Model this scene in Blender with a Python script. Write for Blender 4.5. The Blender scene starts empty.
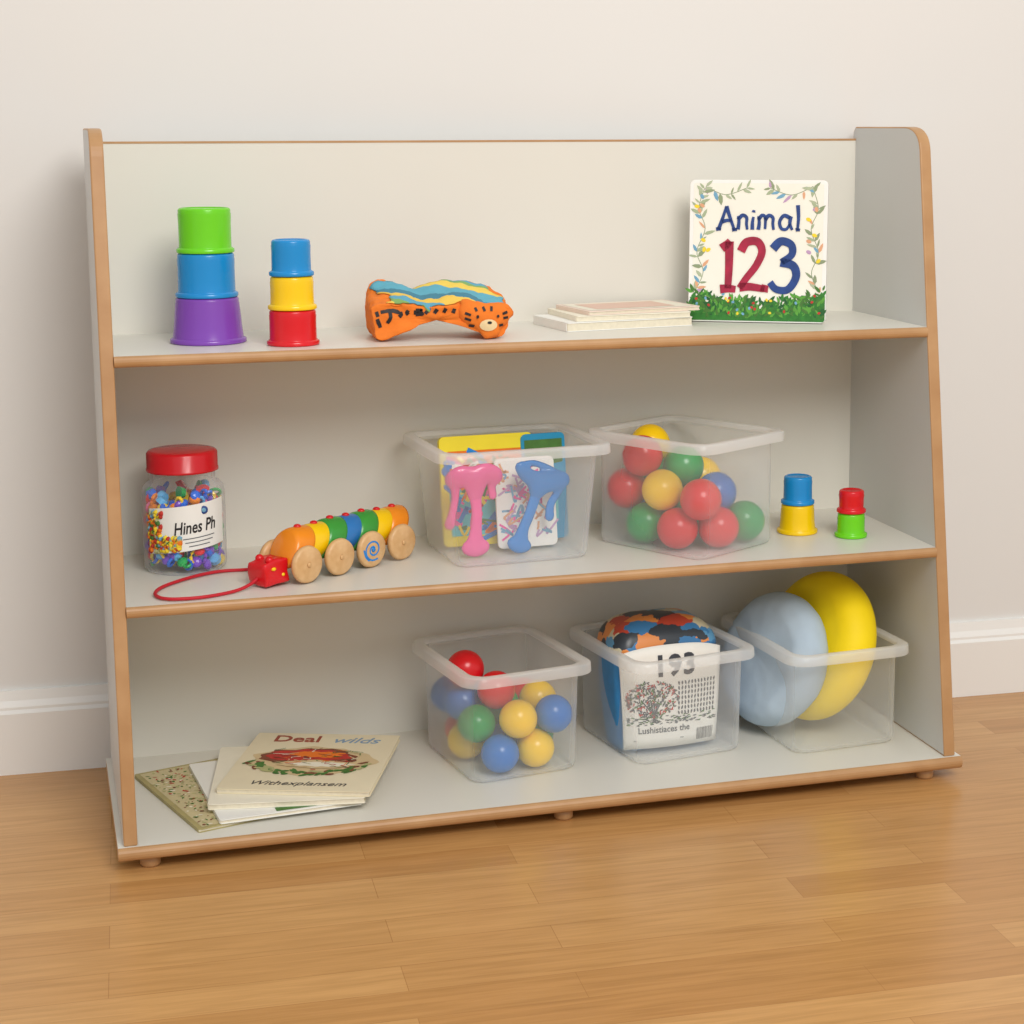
import bpy, bmesh, math, random
from mathutils import Vector, Matrix, Euler, noise
from mathutils.bvhtree import BVHTree
random.seed(7)
scene=bpy.context.scene
COL=scene.collection
scene.view_settings.view_transform='Standard'
scene.view_settings.look='None'

# ------------------------------------------------------------ constants
W=1.2; TH=0.0178; TB=0.01
H=0.9586; HB=0.9401; Z1=0.6665; Z2=0.3435; Z3=0.0352; ZB=0.0175
DT=0.2315; DB=0.365; E=0.0075
def D(z): return DB+(DT-DB)*(z-Z3)/(H-Z3)

# ------------------------------------------------------------ materials
def s2l(c): return c/12.92 if c<=0.04045 else ((c+0.055)/1.055)**2.4
def rgb(r,g,b): return (s2l(r/255),s2l(g/255),s2l(b/255),1)
_m={}
def mat(name,col,rough=0.5,var=0.05,scale=30,bump=0.0,spec=0.5,metal=0.0):
    if name in _m: return _m[name]
    m=bpy.data.materials.new(name); m.use_nodes=True; nt=m.node_tree
    b=nt.nodes['Principled BSDF']; b.inputs['Roughness'].default_value=rough
    b.inputs['Specular IOR Level'].default_value=spec; b.inputs['Metallic'].default_value=metal
    tc=nt.nodes.new('ShaderNodeTexCoord'); n=nt.nodes.new('ShaderNodeTexNoise'); n.inputs['Scale'].default_value=scale
    n.inputs['Detail'].default_value=4
    nt.links.new(tc.outputs['Object'],n.inputs['Vector'])
    mx=nt.nodes.new('ShaderNodeMix'); mx.data_type='RGBA'
    c=rgb(*col); d=tuple(x*(1-var*2) for x in c[:3])+(1,); l=tuple(min(1,x*(1+var)) for x in c[:3])+(1,)
    mx.inputs[6].default_value=d; mx.inputs[7].default_value=l
    nt.links.new(n.outputs['Fac'],mx.inputs[0]); nt.links.new(mx.outputs[2],b.inputs['Base Color'])
    if bump>0:
        bp=nt.nodes.new('ShaderNodeBump'); bp.inputs['Strength'].default_value=bump; bp.inputs['Distance'].default_value=0.002
        nt.links.new(n.outputs['Fac'],bp.inputs['Height']); nt.links.new(bp.outputs['Normal'],b.inputs['Normal'])
    _m[name]=m; return m

def wood_mat(name,c1,c2,rough=0.45,scale=(3,40,40)):
    if name in _m: return _m[name]
    m=bpy.data.materials.new(name); m.use_nodes=True; nt=m.node_tree; b=nt.nodes['Principled BSDF']
    b.inputs['Roughness'].default_value=rough
    tc=nt.nodes.new('ShaderNodeTexCoord'); mp=nt.nodes.new('ShaderNodeMapping'); mp.inputs['Scale'].default_value=scale
    n=nt.nodes.new('ShaderNodeTexNoise'); n.inputs['Scale'].default_value=4; n.inputs['Detail'].default_value=6
    nt.links.new(tc.outputs['Object'],mp.inputs[0]); nt.links.new(mp.outputs[0],n.inputs['Vector'])
    r=nt.nodes.new('ShaderNodeValToRGB'); r.color_ramp.elements[0].position=.3; r.color_ramp.elements[1].position=.7
    r.color_ramp.elements[0].color=rgb(*c1); r.color_ramp.elements[1].color=rgb(*c2)
    nt.links.new(n.outputs['Fac'],r.inputs[0]); nt.links.new(r.outputs[0],b.inputs['Base Color'])
    _m[name]=m; return m

def clear_mat(name,col,base=0.3,edge=0.85,rough=0.2,nz=0.03):
    if name in _m: return _m[name]
    m=bpy.data.materials.new(name); m.use_nodes=True; nt=m.node_tree
    b=nt.nodes['Principled BSDF']; b.inputs['Base Color'].default_value=rgb(*col); b.inputs['Roughness'].default_value=rough
    tl=nt.nodes.new('ShaderNodeBsdfTranslucent'); tl.inputs[0].default_value=rgb(*col)
    m1=nt.nodes.new('ShaderNodeMixShader'); m1.inputs[0].default_value=0.4
    nt.links.new(b.outputs[0],m1.inputs[1]); nt.links.new(tl.outputs[0],m1.inputs[2])
    t=nt.nodes.new('ShaderNodeBsdfTransparent')
    t.inputs[0].default_value=(1,1,1,1)
    lw=nt.nodes.new('ShaderNodeLayerWeight'); lw.inputs[0].default_value=0.35
    n=nt.nodes.new('ShaderNodeTexNoise'); n.inputs['Scale'].default_value=18
    tc=nt.nodes.new('ShaderNodeTexCoord'); nt.links.new(tc.outputs['Object'],n.inputs['Vector'])
    mr=nt.nodes.new('ShaderNodeMapRange'); mr.inputs[3].default_value=base; mr.inputs[4].default_value=edge
    nt.links.new(lw.outputs['Facing'],mr.inputs[0])
    ma=nt.nodes.new('ShaderNodeMath'); ma.operation='MULTIPLY_ADD'; ma.inputs[1].default_value=nz
    nt.links.new(n.outputs['Fac'],ma.inputs[0]); nt.links.new(mr.outputs[0],ma.inputs[2])
    ms=nt.nodes.new('ShaderNodeMixShader')
    nt.links.new(ma.outputs[0],ms.inputs[0]); nt.links.new(t.outputs[0],ms.inputs[1]); nt.links.new(m1.outputs[0],ms.inputs[2])
    nt.links.new(ms.outputs[0],nt.nodes['Material Output'].inputs[0])
    _m[name]=m; return m
def const_ramp(nt,els):
    cr=nt.nodes.new('ShaderNodeValToRGB'); cr.color_ramp.interpolation='CONSTANT'
    while len(cr.color_ramp.elements)<len(els): cr.color_ramp.elements.new(.5)
    for q,(p_,c_) in zip(cr.color_ramp.elements,els): q.position=p_; q.color=rgb(*c_)
    return cr

# ------------------------------------------------------------ object helpers
def thing(name,loc,rot=(0,0,0),label="",category="",group=None):
    o=bpy.data.objects.new(name,None); o.empty_display_size=0.02
    o.location=loc; o.rotation_euler=rot; COL.objects.link(o)
    o["label"]=label; o["category"]=category
    if group: o["group"]=group
    return o
def part(name,me,mats,parent=None,loc=(0,0,0),rot=(0,0,0),smooth=True,label=None):
    if isinstance(me,bmesh.types.BMesh):
        m=bpy.data.meshes.new(name); me.normal_update(); me.to_mesh(m); me.free(); me=m
    elif len(me.materials): me.materials.clear()
    o=bpy.data.objects.new(name,me); COL.objects.link(o)
    if not isinstance(mats,(list,tuple)): mats=[mats]
    for x in mats: me.materials.append(x)
    o.location=loc; o.rotation_euler=rot
    if parent: o.parent=parent
    if smooth:
        for p in me.polygons: p.use_smooth=True
    if label: o["label"]=label
    return o
def bevel(o,w,seg=3,angle=40):
    b=o.modifiers.new('b','BEVEL'); b.width=w; b.segments=seg; b.limit_method='ANGLE'; b.angle_limit=math.radians(angle)
    return o
def wnormal(o):
    w=o.modifiers.new('wn','WEIGHTED_NORMAL'); w.keep_sharp=True
    return o
def box(x0,x1,y0,y1,z0,z1,bm=None,mi=0):
    bm=bm or bmesh.new()
    v=[bm.verts.new((x,y,z)) for x in (x0,x1) for y in (y0,y1) for z in (z0,z1)]
    for f in ((0,1,3,2),(4,6,7,5),(0,4,5,1),(2,3,7,6),(0,2,6,4),(1,5,7,3)):
        fc=bm.faces.new([v[i] for i in f]); fc.material_index=mi
    return bm
def lathe(prof,n=40,bm=None,mi=0):
    bm=bm or bmesh.new(); rings=[]
    for r,z in prof:
        if r<1e-6: rings.append([bm.verts.new((0,0,z))])
        else: rings.append([bm.verts.new((r*math.cos(2*math.pi*i/n),r*math.sin(2*math.pi*i/n),z)) for i in range(n)])
    for k in range(len(rings)-1):
        a,b=rings[k],rings[k+1]
        for i in range(n):
            j=(i+1)%n
            if len(a)==1 and len(b)==1: continue
            if len(a)==1: f=bm.faces.new((a[0],b[j],b[i]))
            elif len(b)==1: f=bm.faces.new((a[i],a[j],b[0]))
            else: f=bm.faces.new((a[i],a[j],b[j],b[i]))
            f.material_index=mi
    return bm
def rrect(hw,hd,r,n=6):
    pts=[]
    for cx,cy,a0 in ((hw-r,hd-r,0),(-hw+r,hd-r,90),(-hw+r,-hd+r,180),(hw-r,-hd+r,270)):
        for i in range(n+1):
            a=math.radians(a0+90*i/n); pts.append((cx+r*math.cos(a),cy+r*math.sin(a)))
    return pts
def loft(loops,bm=None,cap0=False,cap1=False,mi=0):
    bm=bm or bmesh.new(); R=[[bm.verts.new(p) for p in L] for L in loops]
    n=len(R[0])
    for a,b in zip(R,R[1:]):
        for i in range(n):
            j=(i+1)%n; bm.faces.new((a[i],a[j],b[j],b[i])).material_index=mi
    if cap0: bm.faces.new(R[0][::-1]).material_index=mi
    if cap1: bm.faces.new(R[-1]).material_index=mi
    return bm
def prism(poly,z0,z1,bm=None,mi=0):
    return loft([[(x,y,z0) for x,y in poly],[(x,y,z1) for x,y in poly]],bm,True,True,mi)
def blob(bm,c,r,mi=0,sub=2):
    ret=bmesh.ops.create_icosphere(bm,subdivisions=sub,radius=1)
    for v in ret['verts']: v.co=Vector((v.co.x*r[0]+c[0],v.co.y*r[1]+c[1],v.co.z*r[2]+c[2]))
    for f in set(f for v in ret['verts'] for f in v.link_faces): f.material_index=mi
    return bm
def tube(bm,pts,rads,n=10,mi=0,flat=1.0):
    pts=[Vector(p) for p in pts]; L=[]
    up=Vector((0,0,1))
    for i,p in enumerate(pts):
        t=(pts[min(i+1,len(pts)-1)]-pts[max(i-1,0)]).normalized()
        ref=up if abs(t.dot(up))<0.95 else Vector((0,1,0))
        s=t.cross(ref).normalized(); u=s.cross(t).normalized()
        r=rads[i] if isinstance(rads,(list,tuple)) else rads
        L.append([tuple(p+s*r*math.cos(2*math.pi*k/n)+u*r*flat*math.sin(2*math.pi*k/n)) for k in range(n)])
    return loft(L,bm,True,True,mi)
def smoothpath(pts,k=6):
    out=[]; P=[Vector(p) for p in pts]; n=len(P)
    for i in range(n-1):
        p0=P[max(i-1,0)];p1=P[i];p2=P[i+1];p3=P[min(i+2,n-1)]
        for j in range(k):
            t=j/k
            out.append(0.5*((2*p1)+(p2-p0)*t+(2*p0-5*p1+4*p2-p3)*t*t+(3*p1-p0-3*p2+p3)*t**3))
    out.append(P[-1]); return out
def ell(bm,x,y,rx,ry,a=0,mi=0,z=0,n=12):
    ca,sa=math.cos(a),math.sin(a)
    vs=[bm.verts.new((x+rx*math.cos(t)*ca-ry*math.sin(t)*sa,y+rx*math.cos(t)*sa+ry*math.sin(t)*ca,z)) for t in [2*math.pi*i/n for i in range(n)]]
    bm.faces.new(vs).material_index=mi
def poly(bm,pts,mi=0,z=0):
    bm.faces.new([bm.verts.new((x,y,z)) for x,y in pts]).material_index=mi
def stroke(bm,pts,w,mi=0,z=0,k=6):
    P=smoothpath([(x,y,0) for x,y in pts],k); L=[]
    for i,p in enumerate(P):
        t=(P[min(i+1,len(P)-1)]-P[max(i-1,0)]).normalized(); n=Vector((-t.y,t.x,0))
        ww=w[0]+(w[1]-w[0])*i/(len(P)-1) if isinstance(w,tuple) else w
        L.append((bm.verts.new((p.x+n.x*ww/2,p.y+n.y*ww/2,z)),bm.verts.new((p.x-n.x*ww/2,p.y-n.y*ww/2,z))))
    for a,b in zip(L,L[1:]): bm.faces.new((a[1],b[1],b[0],a[0])).material_index=mi
def text_me(s,size,off=0.0,extr=0.0002,shear=0.0,align='CENTER',space=1.0,sx=1.0):
    cu=bpy.data.curves.new('t','FONT'); cu.body=s; cu.size=size; cu.offset=off; cu.extrude=extr; cu.shear=shear
    cu.align_x=align; cu.align_y='CENTER'; cu.space_character=space; cu.resolution_u=3
    o=bpy.data.objects.new('t',cu); COL.objects.link(o)
    dg=bpy.context.evaluated_depsgraph_get(); dg.update()
    me=bpy.data.meshes.new_from_object(o.evaluated_get(dg))
    bpy.data.objects.remove(o); bpy.data.curves.remove(cu)
    for v in me.vertices: v.co.x*=sx
    return me
_mb=[0]
def meta_me(paths,res=.0032,flat=1.0):
    _mb[0]+=1; nm='mb%s'%('abcdefghijk'[_mb[0]])
    mb=bpy.data.metaballs.new(nm); mb.resolution=res; mb.threshold=.6
    o=bpy.data.objects.new(nm,mb); COL.objects.link(o)
    for pts,rr in paths:
        P_=smoothpath(pts,6); n=len(P_)
        for i,p in enumerate(P_):
            u=i/(n-1)*(len(rr)-1); a=int(min(u,len(rr)-2)); r_=rr[a]+(rr[a+1]-rr[a])*(u-a)
            el=mb.elements.new(type='BALL'); el.co=p; el.radius=r_/.80
    dg=bpy.context.evaluated_depsgraph_get(); dg.update()
    me=bpy.data.meshes.new_from_object(o.evaluated_get(dg))
    bpy.data.objects.remove(o); bpy.data.metaballs.remove(mb)
    return me
def bvh_of(o):
    dg=bpy.context.evaluated_depsgraph_get(); dg.update()
    ev=o.evaluated_get(dg); me=ev.to_mesh(); bm=bmesh.new(); bm.from_mesh(me); t=BVHTree.FromBMesh(bm); bm.free(); ev.to_mesh_clear()
    return t
def drape(bm,tree,direction,off):
    d=Vector(direction)
    for v in bm.verts:
        loc,nor,i,dist=tree.ray_cast(v.co,d)
        if loc is None or nor.dot(d)>-.15:
            base=v.co.copy()
            if abs(d.z)>.5: base.z=.05
            else: base.y=-.05
            loc,nor,i,dist=tree.find_nearest(base)
        v.co=loc+nor*off

# ------------------------------------------------------------ base materials
M_lam=mat('laminate',(222,219,208),0.38,0.012,6)
M_lamside=mat('laminate_side',(205,205,201),0.42,0.012,6)
M_edge=wood_mat('beech_edge',(176,132,86),(190,148,102),0.42,(5,5,5))
M_wall=mat('wall_paint',(226,225,221),0.85,0.01,3,0.02,0.2)
M_white=mat('white_gloss',(238,237,232),0.4,0.01,5)
M_tub=clear_mat('frosted_plastic',(250,252,251),0.15,0.62,0.2)
M_tubrim=clear_mat('frosted_plastic_rim',(252,253,251),0.50,0.85,0.2)
M_clear=clear_mat('clear_plastic',(245,245,245),0.05,0.6,0.08,0.0)
P=lambda n,c,r=0.24: mat('plastic_'+n,c,r,0.03,12)
RED=P('red',(216,26,34)); BLUE=P('blue',(22,114,196)); YEL=P('yellow',(250,205,12)); GRN=P('green',(14,156,76))
CRED=P('cup_red',(218,20,30)); CBLUE=P('cup_blue',(24,140,208)); CYEL=P('cup_yellow',(250,205,8)); CGRN=P('cup_green',(110,212,22)); CPUR=P('cup_purple',(128,70,176))
M_paper=mat('paper_cream',(240,234,214),0.7,0.03,60)
M_pwhite=mat('paper_white',(240,239,232),0.6,0.02,60)
M_pages=mat('page_edges',(228,219,196),0.8,0.08,200)
M_black=mat('ink_black',(30,26,28),0.6)
M_navy=mat('ink_navy',(36,72,142),0.5,0.3,60)
M_crim=mat('ink_crimson',(180,30,68),0.5,0.3,60)
M_leaf=mat('ink_leaf',(74,124,50),0.6,0.2,80)
M_olive=mat('ink_olive',(184,184,128),0.6,0.1,80)
M_grass=mat('ink_grass',(50,130,45),0.6,0.3,150)
M_pink=mat('plastic_pink',(246,102,168),0.15)
M_sblue=mat('plastic_skyblue',(40,135,214),0.15)
M_orange=mat('fabric_orange',(240,126,34),0.85,0.1,60,0.4)
M_cream=mat('fabric_cream',(240,215,165),0.8,0.05,60)
M_wheel=wood_mat('wheel_wood',(206,160,105),(226,186,135),0.4,(15,15,15))
M_grey=mat('ink_grey',(92,98,102),0.6,0.2,80)
M_brown=mat('ink_brown',(135,75,50),0.6,0.2,80)
M_sky=mat('ink_sky',(120,175,205),0.6,0.15,80)
M_bred=mat('ink_red',(196,50,40),0.6,0.15,80)
M_byel=mat('ink_yellow',(246,218,50),0.5,0.05,80)
M_lilac=mat('ink_lilac',(196,160,196)); M_peach=mat('ink_peach',(228,170,130)); M_cyan=mat('ink_cyan',(90,200,205))

# ------------------------------------------------------------ room
wyaw=math.atan2(-0.0006-0.0589,1.2)
def wp(x,y,z):
    c,s=math.cos(wyaw),math.sin(wyaw); return (x*c-y*s, 0.0629+x*s+y*c, z)
def structure(o): o["kind"]="structure"; return o
bm=box(-3.5,5,0.018,0.12,0,2.7)
for v in bm.verts: v.co=Vector(wp(*v.co))
structure(part('wall_back',bm,M_wall,smooth=False))
bm=bmesh.new()
prof=[(0,0),(0,0.094),(0.004,0.099),(0.004,0.103),(0.009,0.112),(0.012,0.1266),(0.018,0.1266),(0.018,0)]
loft([[wp(-3.5,y,z) for y,z in prof],[wp(5,y,z) for y,z in prof]],bm,True,True)
bmesh.ops.recalc_face_normals(bm,faces=bm.faces)
structure(part('baseboard_back',bm,M_white,smooth=False))

fm=bpy.data.materials.new('oak_floor'); fm.use_nodes=True; nt=fm.node_tree; b=nt.nodes['Principled BSDF']
tc=nt.nodes.new('ShaderNodeTexCoord'); mp=nt.nodes.new('ShaderNodeMapping'); mp.inputs['Rotation'].default_value=(0,0,-wyaw)
nt.links.new(tc.outputs['Object'],mp.inputs[0])
br=nt.nodes.new('ShaderNodeTexBrick'); br.offset=0.37; br.offset_frequency=2; br.squash=1.0
br.inputs['Scale'].default_value=1; br.inputs['Brick Width'].default_value=0.52; br.inputs['Row Height'].default_value=0.066
br.inputs['Mortar Size'].default_value=0.0006; br.inputs['Mortar Smooth'].default_value=0.4; br.inputs['Bias'].default_value=0.0
br.inputs['Color1'].default_value=(0,0,0,1); br.inputs['Color2'].default_value=(1,1,1,1); br.inputs['Mortar'].default_value=(0.4,0.4,0.4,1)
nt.links.new(mp.outputs[0],br.inputs['Vector'])
r=nt.nodes.new('ShaderNodeValToRGB'); r.color_ramp.elements[0].color=rgb(186,136,80); r.color_ramp.elements[1].color=rgb(203,155,97)
nt.links.new(br.outputs['Color'],r.inputs[0])
mp2=nt.nodes.new('ShaderNodeMapping'); mp2.inputs['Scale'].default_value=(2.5,42,1); nt.links.new(mp.outputs[0],mp2.inputs[0])
n=nt.nodes.new('ShaderNodeTexNoise'); n.inputs['Scale'].default_value=2.4; n.inputs['Detail'].default_value=10; n.inputs['Roughness'].default_value=.6; n.inputs['Distortion'].default_value=0.5
nt.links.new(mp2.outputs[0],n.inputs['Vector'])
r2=nt.nodes.new('ShaderNodeValToRGB'); r2.color_ramp.elements[0].color=(0.78,0.75,0.70,1); r2.color_ramp.elements[1].color=(1.05,1.05,1.05,1)
r2.color_ramp.elements[0].position=.32; r2.color_ramp.elements[1].position=.62
nt.links.new(n.outputs['Fac'],r2.inputs[0])
mx=nt.nodes.new('ShaderNodeMix'); mx.data_type='RGBA'; mx.blend_type='MULTIPLY'; mx.inputs[0].default_value=0.75
nt.links.new(r.outputs[0],mx.inputs[6]); nt.links.new(r2.outputs[0],mx.inputs[7])
mx2=nt.nodes.new('ShaderNodeMix'); mx2.data_type='RGBA'; mx2.inputs[7].default_value=rgb(145,96,52)
ml=nt.nodes.new('ShaderNodeMath'); ml.operation='MULTIPLY'; ml.inputs[1].default_value=0.45; nt.links.new(br.outputs['Fac'],ml.inputs[0])
nt.links.new(ml.outputs[0],mx2.inputs[0]); nt.links.new(mx.outputs[2],mx2.inputs[6])
nt.links.new(mx2.outputs[2],b.inputs['Base Color']); b.inputs['Roughness'].default_value=0.27
structure(part('floor',box(-3.5,5,-5,0.4,-0.05,0),fm,smooth=False))

# ------------------------------------------------------------ shelf unit
unit=thing('shelf_unit',(0,0,0),label="grey-white laminate open shelf unit with beech edges against the wall",category="shelf")
def side_panel(x0,x1):
    r=0.036; out=[(0,Z3),(-DB,Z3)]
    L=math.hypot(DB-DT,H-Z3); ux,uz=((DB-DT)/L,(H-Z3)/L)
    P0=Vector((-DT-ux*r,H-uz*r));P1=Vector((-DT,H));P2=Vector((-DT+.05,H))
    out.append(tuple(P0))
    for i in range(1,10):
        t=i/10; q=P0*(1-t)**2+P1*2*t*(1-t)+P2*t*t; out.append(tuple(q))
    out+=[tuple(P2),(-0.008,H),(0,H-0.008)]
    bm=bmesh.new()
    loft([[(x0,y,z) for y,z in out],[(x1,y,z) for y,z in out]],bm,True,True)
    bmesh.ops.recalc_face_normals(bm,faces=bm.faces)
    for f in bm.faces: f.material_index=0 if abs(f.normal.x)>0.9 else 1
    o=part('side_panel',bm,[M_lamside,M_edge],unit,smooth=False)
    bevel(o,0.0022,3); o.modifiers['b'].material=1
side_panel(0,TH); side_panel(W-TH,W)
part('back_panel',box(TH,W-TH,-TB,-0.0005,Z3,HB-.003),M_lam,unit,smooth=False)
part('back_edge_band',box(TH,W-TH,-TB-.0006,-0.0005,HB-.003,HB),M_edge,unit,smooth=False)
def shelf(name,x0,x1,yf,yb,z,t,over=0.006):
    n=8; out=[(yb,z),(yf,z)]
    for i in range(1,n): 
        a=math.pi*i/n; out.append((yf-over*math.sin(a),z-t/2+t/2*math.cos(a)))
    out+=[(yf,z-t),(yb,z-t)]
    bm=bmesh.new(); loft([[(x0,y,q) for y,q in out],[(x1,y,q) for y,q in out]],bm,True,True)
    bmesh.ops.recalc_face_normals(bm,faces=bm.faces)
    for f in bm.faces:
        c=f.calc_center_median()
        f.material_index=1 if (c.y<yf-1e-5 or (abs(f.normal.x)>.9)) else 0
    return part(name,bm,[M_lam,M_edge],unit,smooth=False)
shelf('shelf',TH,W-TH,-D(Z1)+0.001,-TB,Z1,0.0150)
shelf('shelf',TH,W-TH,-D(Z2)+0.001,-TB,Z2,0.0150)
shelf('base_board',-E,W+E,-DB-0.003,0.0,Z3,Z3-ZB,0.007)
for x,y in ((0.034,-0.345),(0.6,-0.345),(1.16,-0.345),(0.034,-0.03),(0.6,-0.03),(1.16,-0.03)):
    part('foot',lathe([(0,0),(0.0115,0),(0.0135,0.003),(0.0135,ZB-0.0005),(0,ZB-0.0005)],24),M_edge,unit,(x,y,0))

# ------------------------------------------------------------ stacking cups
def cup(loc,r0,r1,h,m,label,group):
    prof=[(r0-0.003,0.0),(r0,0.0),(r0+0.0012,0.001),(r0+0.0012,0.005),(r0-0.001,0.0065),(r0-0.0025,0.0075)]
    for k in (0.35,0.65,): 
        rr=r0-0.0025+(r1-r0+0.0025)*k; prof+=[(rr,h*k)]
    prof+=[(r1+0.0005,h-0.008),(r1,h-0.007),(r1,h-0.003),(r1-0.001,h-0.001),(r1-0.003,h),(r1-0.005,h),(r1-0.006,h-0.0015),(0.0,h-0.0015)]
    inner=[(0,h-0.0035),(r1-0.004,h-0.0035),(r1-0.003,h-0.006),(r0-0.003,0.0)]
    bm=lathe(prof+inner,48); bmesh.ops.recalc_face_normals(bm,faces=bm.faces)
    e=part('stacking_cup',bm,m,None,loc); e["label"]=label; e["category"]="cup"; e["group"]=group
    wnormal(e); return e
gA="upside-down cups in a tower of three"
x,y=0.151,-0.142
cup((x,y,Z1+.0003),.0508,.0430,.0625,CPUR,"large purple plastic stacking cup upside down under a blue cup",gA)
cup((x,y,Z1+.0633),.0415,.0385,.0600,CBLUE,"blue plastic stacking cup upside down on a purple cup",gA)
cup((x,y,Z1+.1238),.0380,.0355,.0610,CGRN,"lime green plastic stacking cup on top of a tower",gA)
gB="smaller upside-down cups in a tower of three"
x,y=0.259,-0.207
cup((x,y,Z1+.0003),.0345,.0315,.0480,CRED,"red plastic stacking cup upside down under a yellow cup",gB)
cup((x,y,Z1+.0488),.0320,.0290,.0450,CYEL,"yellow plastic stacking cup upside down on a red cup",gB)
cup((x,y,Z1+.0943),.0292,.0262,.0490,CBLUE,"blue plastic stacking cup on top of a small tower",gB)
gC="small cups stacked in pairs beside the tubs"
x,y=1.028,-0.160
cup((x,y,Z2+.0003),.0300,.0250,.0445,CYEL,"small yellow stacking cup upside down under a blue cup",gC)
cup((x,y,Z2+.0453),.0245,.0215,.0430,CBLUE,"small blue stacking cup upside down on a yellow cup",gC)
x,y=1.094,-0.212
cup((x,y,Z2+.0003),.0235,.0205,.0370,CGRN,"tiny green stacking cup upside down under a red cup",gC)
cup((x,y,Z2+.0378),.0210,.0190,.0345,CRED,"tiny red stacking cup upside down on a green cup",gC)

# ------------------------------------------------------------ books (lying: x width, y height, z up; origin at bottom edge centre)
def book(loc,rot,w,h,t,mcover,label,name='book',group=None,mpage=M_pages,board=False,ct=0.0012):
    e=thing(name,loc,rot,label,'book',group)
    if board:
        bm=bmesh.new()
        prism([(x,y+h/2) for x,y in rrect(w/2,h/2,0.008,5)],0,t,bm)
        o=part('book_body',bm,mcover,e,smooth=False); bevel(o,0.0008,2)
    else:
        part('page_block',box(-w/2+0.001,w/2-0.002,0.0015,h-0.0015,ct,t-ct),mpage,e,smooth=False)
        bm=bmesh.new()
        pts=[(x,y+h/2) for x,y in rrect(w/2,h/2,0.004,3)]
        prism(pts,0,ct,bm); prism(pts,t-ct,t,bm); box(-w/2,-w/2+ct,0.004,h-.004,ct,t-ct,bm)
        part('cover',bm,mcover,e,smooth=False)
    return e

# --- Animal 123
e=book((0.970,-0.130,Z1+0.0003),(math.radians(86),0,math.radians(-29)),0.208,0.213,0.014,mat('cover_white',(247,246,240),0.4,0.01),"square white board book with animal counting title, propped upright",'board_book',board=True)
bw,bh,bt=0.208,0.213,0.014
bm=bmesh.new(); z=bt+0.0003
poly(bm,[(x,y+bh/2) for x,y in rrect(bw/2-0.006,bh/2-0.005,0.003,3)],0,z)
part('cover_background',bm,mat('cover_cream',(246,244,230),0.45,0.02),e,smooth=False)
bm=bmesh.new(); rnd=random.Random(3)
def leaf(x,y,L_,a,mi,zz,w_=.18):
    ca,sa=math.cos(a),math.sin(a); pts=[(0,0),(.3*L_,w_*L_),(.7*L_,w_*.8*L_),(L_,0),(.7*L_,-w_*.8*L_),(.3*L_,-w_*L_)]
    poly(bm,[(x+px*ca-py*sa,y+px*sa+py*ca) for px,py in pts],mi,zz)
def vine(pts):
    stroke(bm,pts,.0010,0,z+.0003,8); P_=smoothpath([(x,y,0) for x,y in pts],4)
    for i,p in enumerate(P_):
        for q in (-1,1):
            if rnd.random()<.66:
                d=P_[min(i+1,len(P_)-1)]-P_[max(0,i-1)]; a=math.atan2(d.y,d.x)+q*rnd.uniform(.4,1.2)
                leaf(p.x,p.y,rnd.uniform(.010,.019),a,rnd.choice([0,0,1,1,6,6,2,3,4]),z+.0004+i*2e-6,rnd.uniform(.11,.20))
for s in (-1,1):
    vine([(s*.094,.045),(s*.082,.075),(s*.092,.105),(s*.080,.140),(s*.090,.170),(s*.082,.200)])
    for i in range(7): ell(bm,s*rnd.uniform(.074,.094),rnd.uniform(.05,.19),.0042,.0028,rnd.uniform(0,3),rnd.choice([2,3,4,5]),z+.0006+i*1e-6,8)
vine([(-.080,.203),(-.050,.191),(-.018,.201)]); vine([(.082,.204),(.05,.191),(.018,.201)])
part('leaf_border',bm,[mat('ink_sage',(150,165,128),.6,.15),mat('ink_palesage',(184,195,162),.6,.15),M_sky,M_lilac,M_peach,M_byel,mat('ink_palegreen',(170,184,148))],e,smooth=False)
bm=bmesh.new()
top=[(.103-.206*i/40, .028+.007*math.sin(i*.9)+.004*math.sin(i*2.3)+.012*max(0,abs(i-20)-11)/9) for i in range(41)]
poly(bm,[(-0.103,0.005),(-0.101,0.002),(0.101,0.002),(0.103,0.005)]+top,0,z+0.0003)
for i in range(380):
    x=rnd.uniform(-.100,.100); tp=.032+.018*max(0,abs(x)-.045)/.055; y=rnd.uniform(0.006,tp)
    leaf(x,y,rnd.uniform(.007,.015),rnd.uniform(.4,2.7),rnd.choice([0,0,1,1,3,3,4]),z+0.0005+i*1e-6)
for i in range(26):
    ell(bm,rnd.uniform(-.095,.095),rnd.uniform(0.012,0.042),0.0026,0.0020,rnd.uniform(0,3),rnd.choice([2,5,6]),z+0.0010+i*1e-6,6)
part('grass_border',bm,[M_grass,M_leaf,M_bred,mat('ink_brightgreen',(96,168,60),.6,.2,80),mat('ink_darkgreen',(28,92,40)),M_byel,M_sky],e,smooth=False)
bm=bmesh.new(); zz=z+.0014
def gl(ox,strokes,w=.0052):
    for s in strokes: stroke(bm,[((ox+px*.001)*1.28,.140+py*.00112) for px,py in s],(w*1.15,w*.75),0,zz,5)
gl(-.062,[[(0,0),(5,16),(9,31)],[(9,31),(14,14),(19,-1)],[(4,10),(10,12),(16,11)],[(-3,0),(0,.5),(3,0)],[(16,-.5),(19,0),(22,-.5)]])
gl(-.039,[[(0,0),(1,10),(0,18)],[(0,13),(5,19),(10,16),(10,8),(11,0)]])
gl(-.022,[[(0,0),(0,9),(1,17)],[(1,23),(1.5,26)]])
gl(-.015,[[(0,0),(1,9),(0,18)],[(0,13),(4,19),(8,16),(8,1)],[(8,13),(12,19),(17,16),(17,8),(18,0)]])
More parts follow.
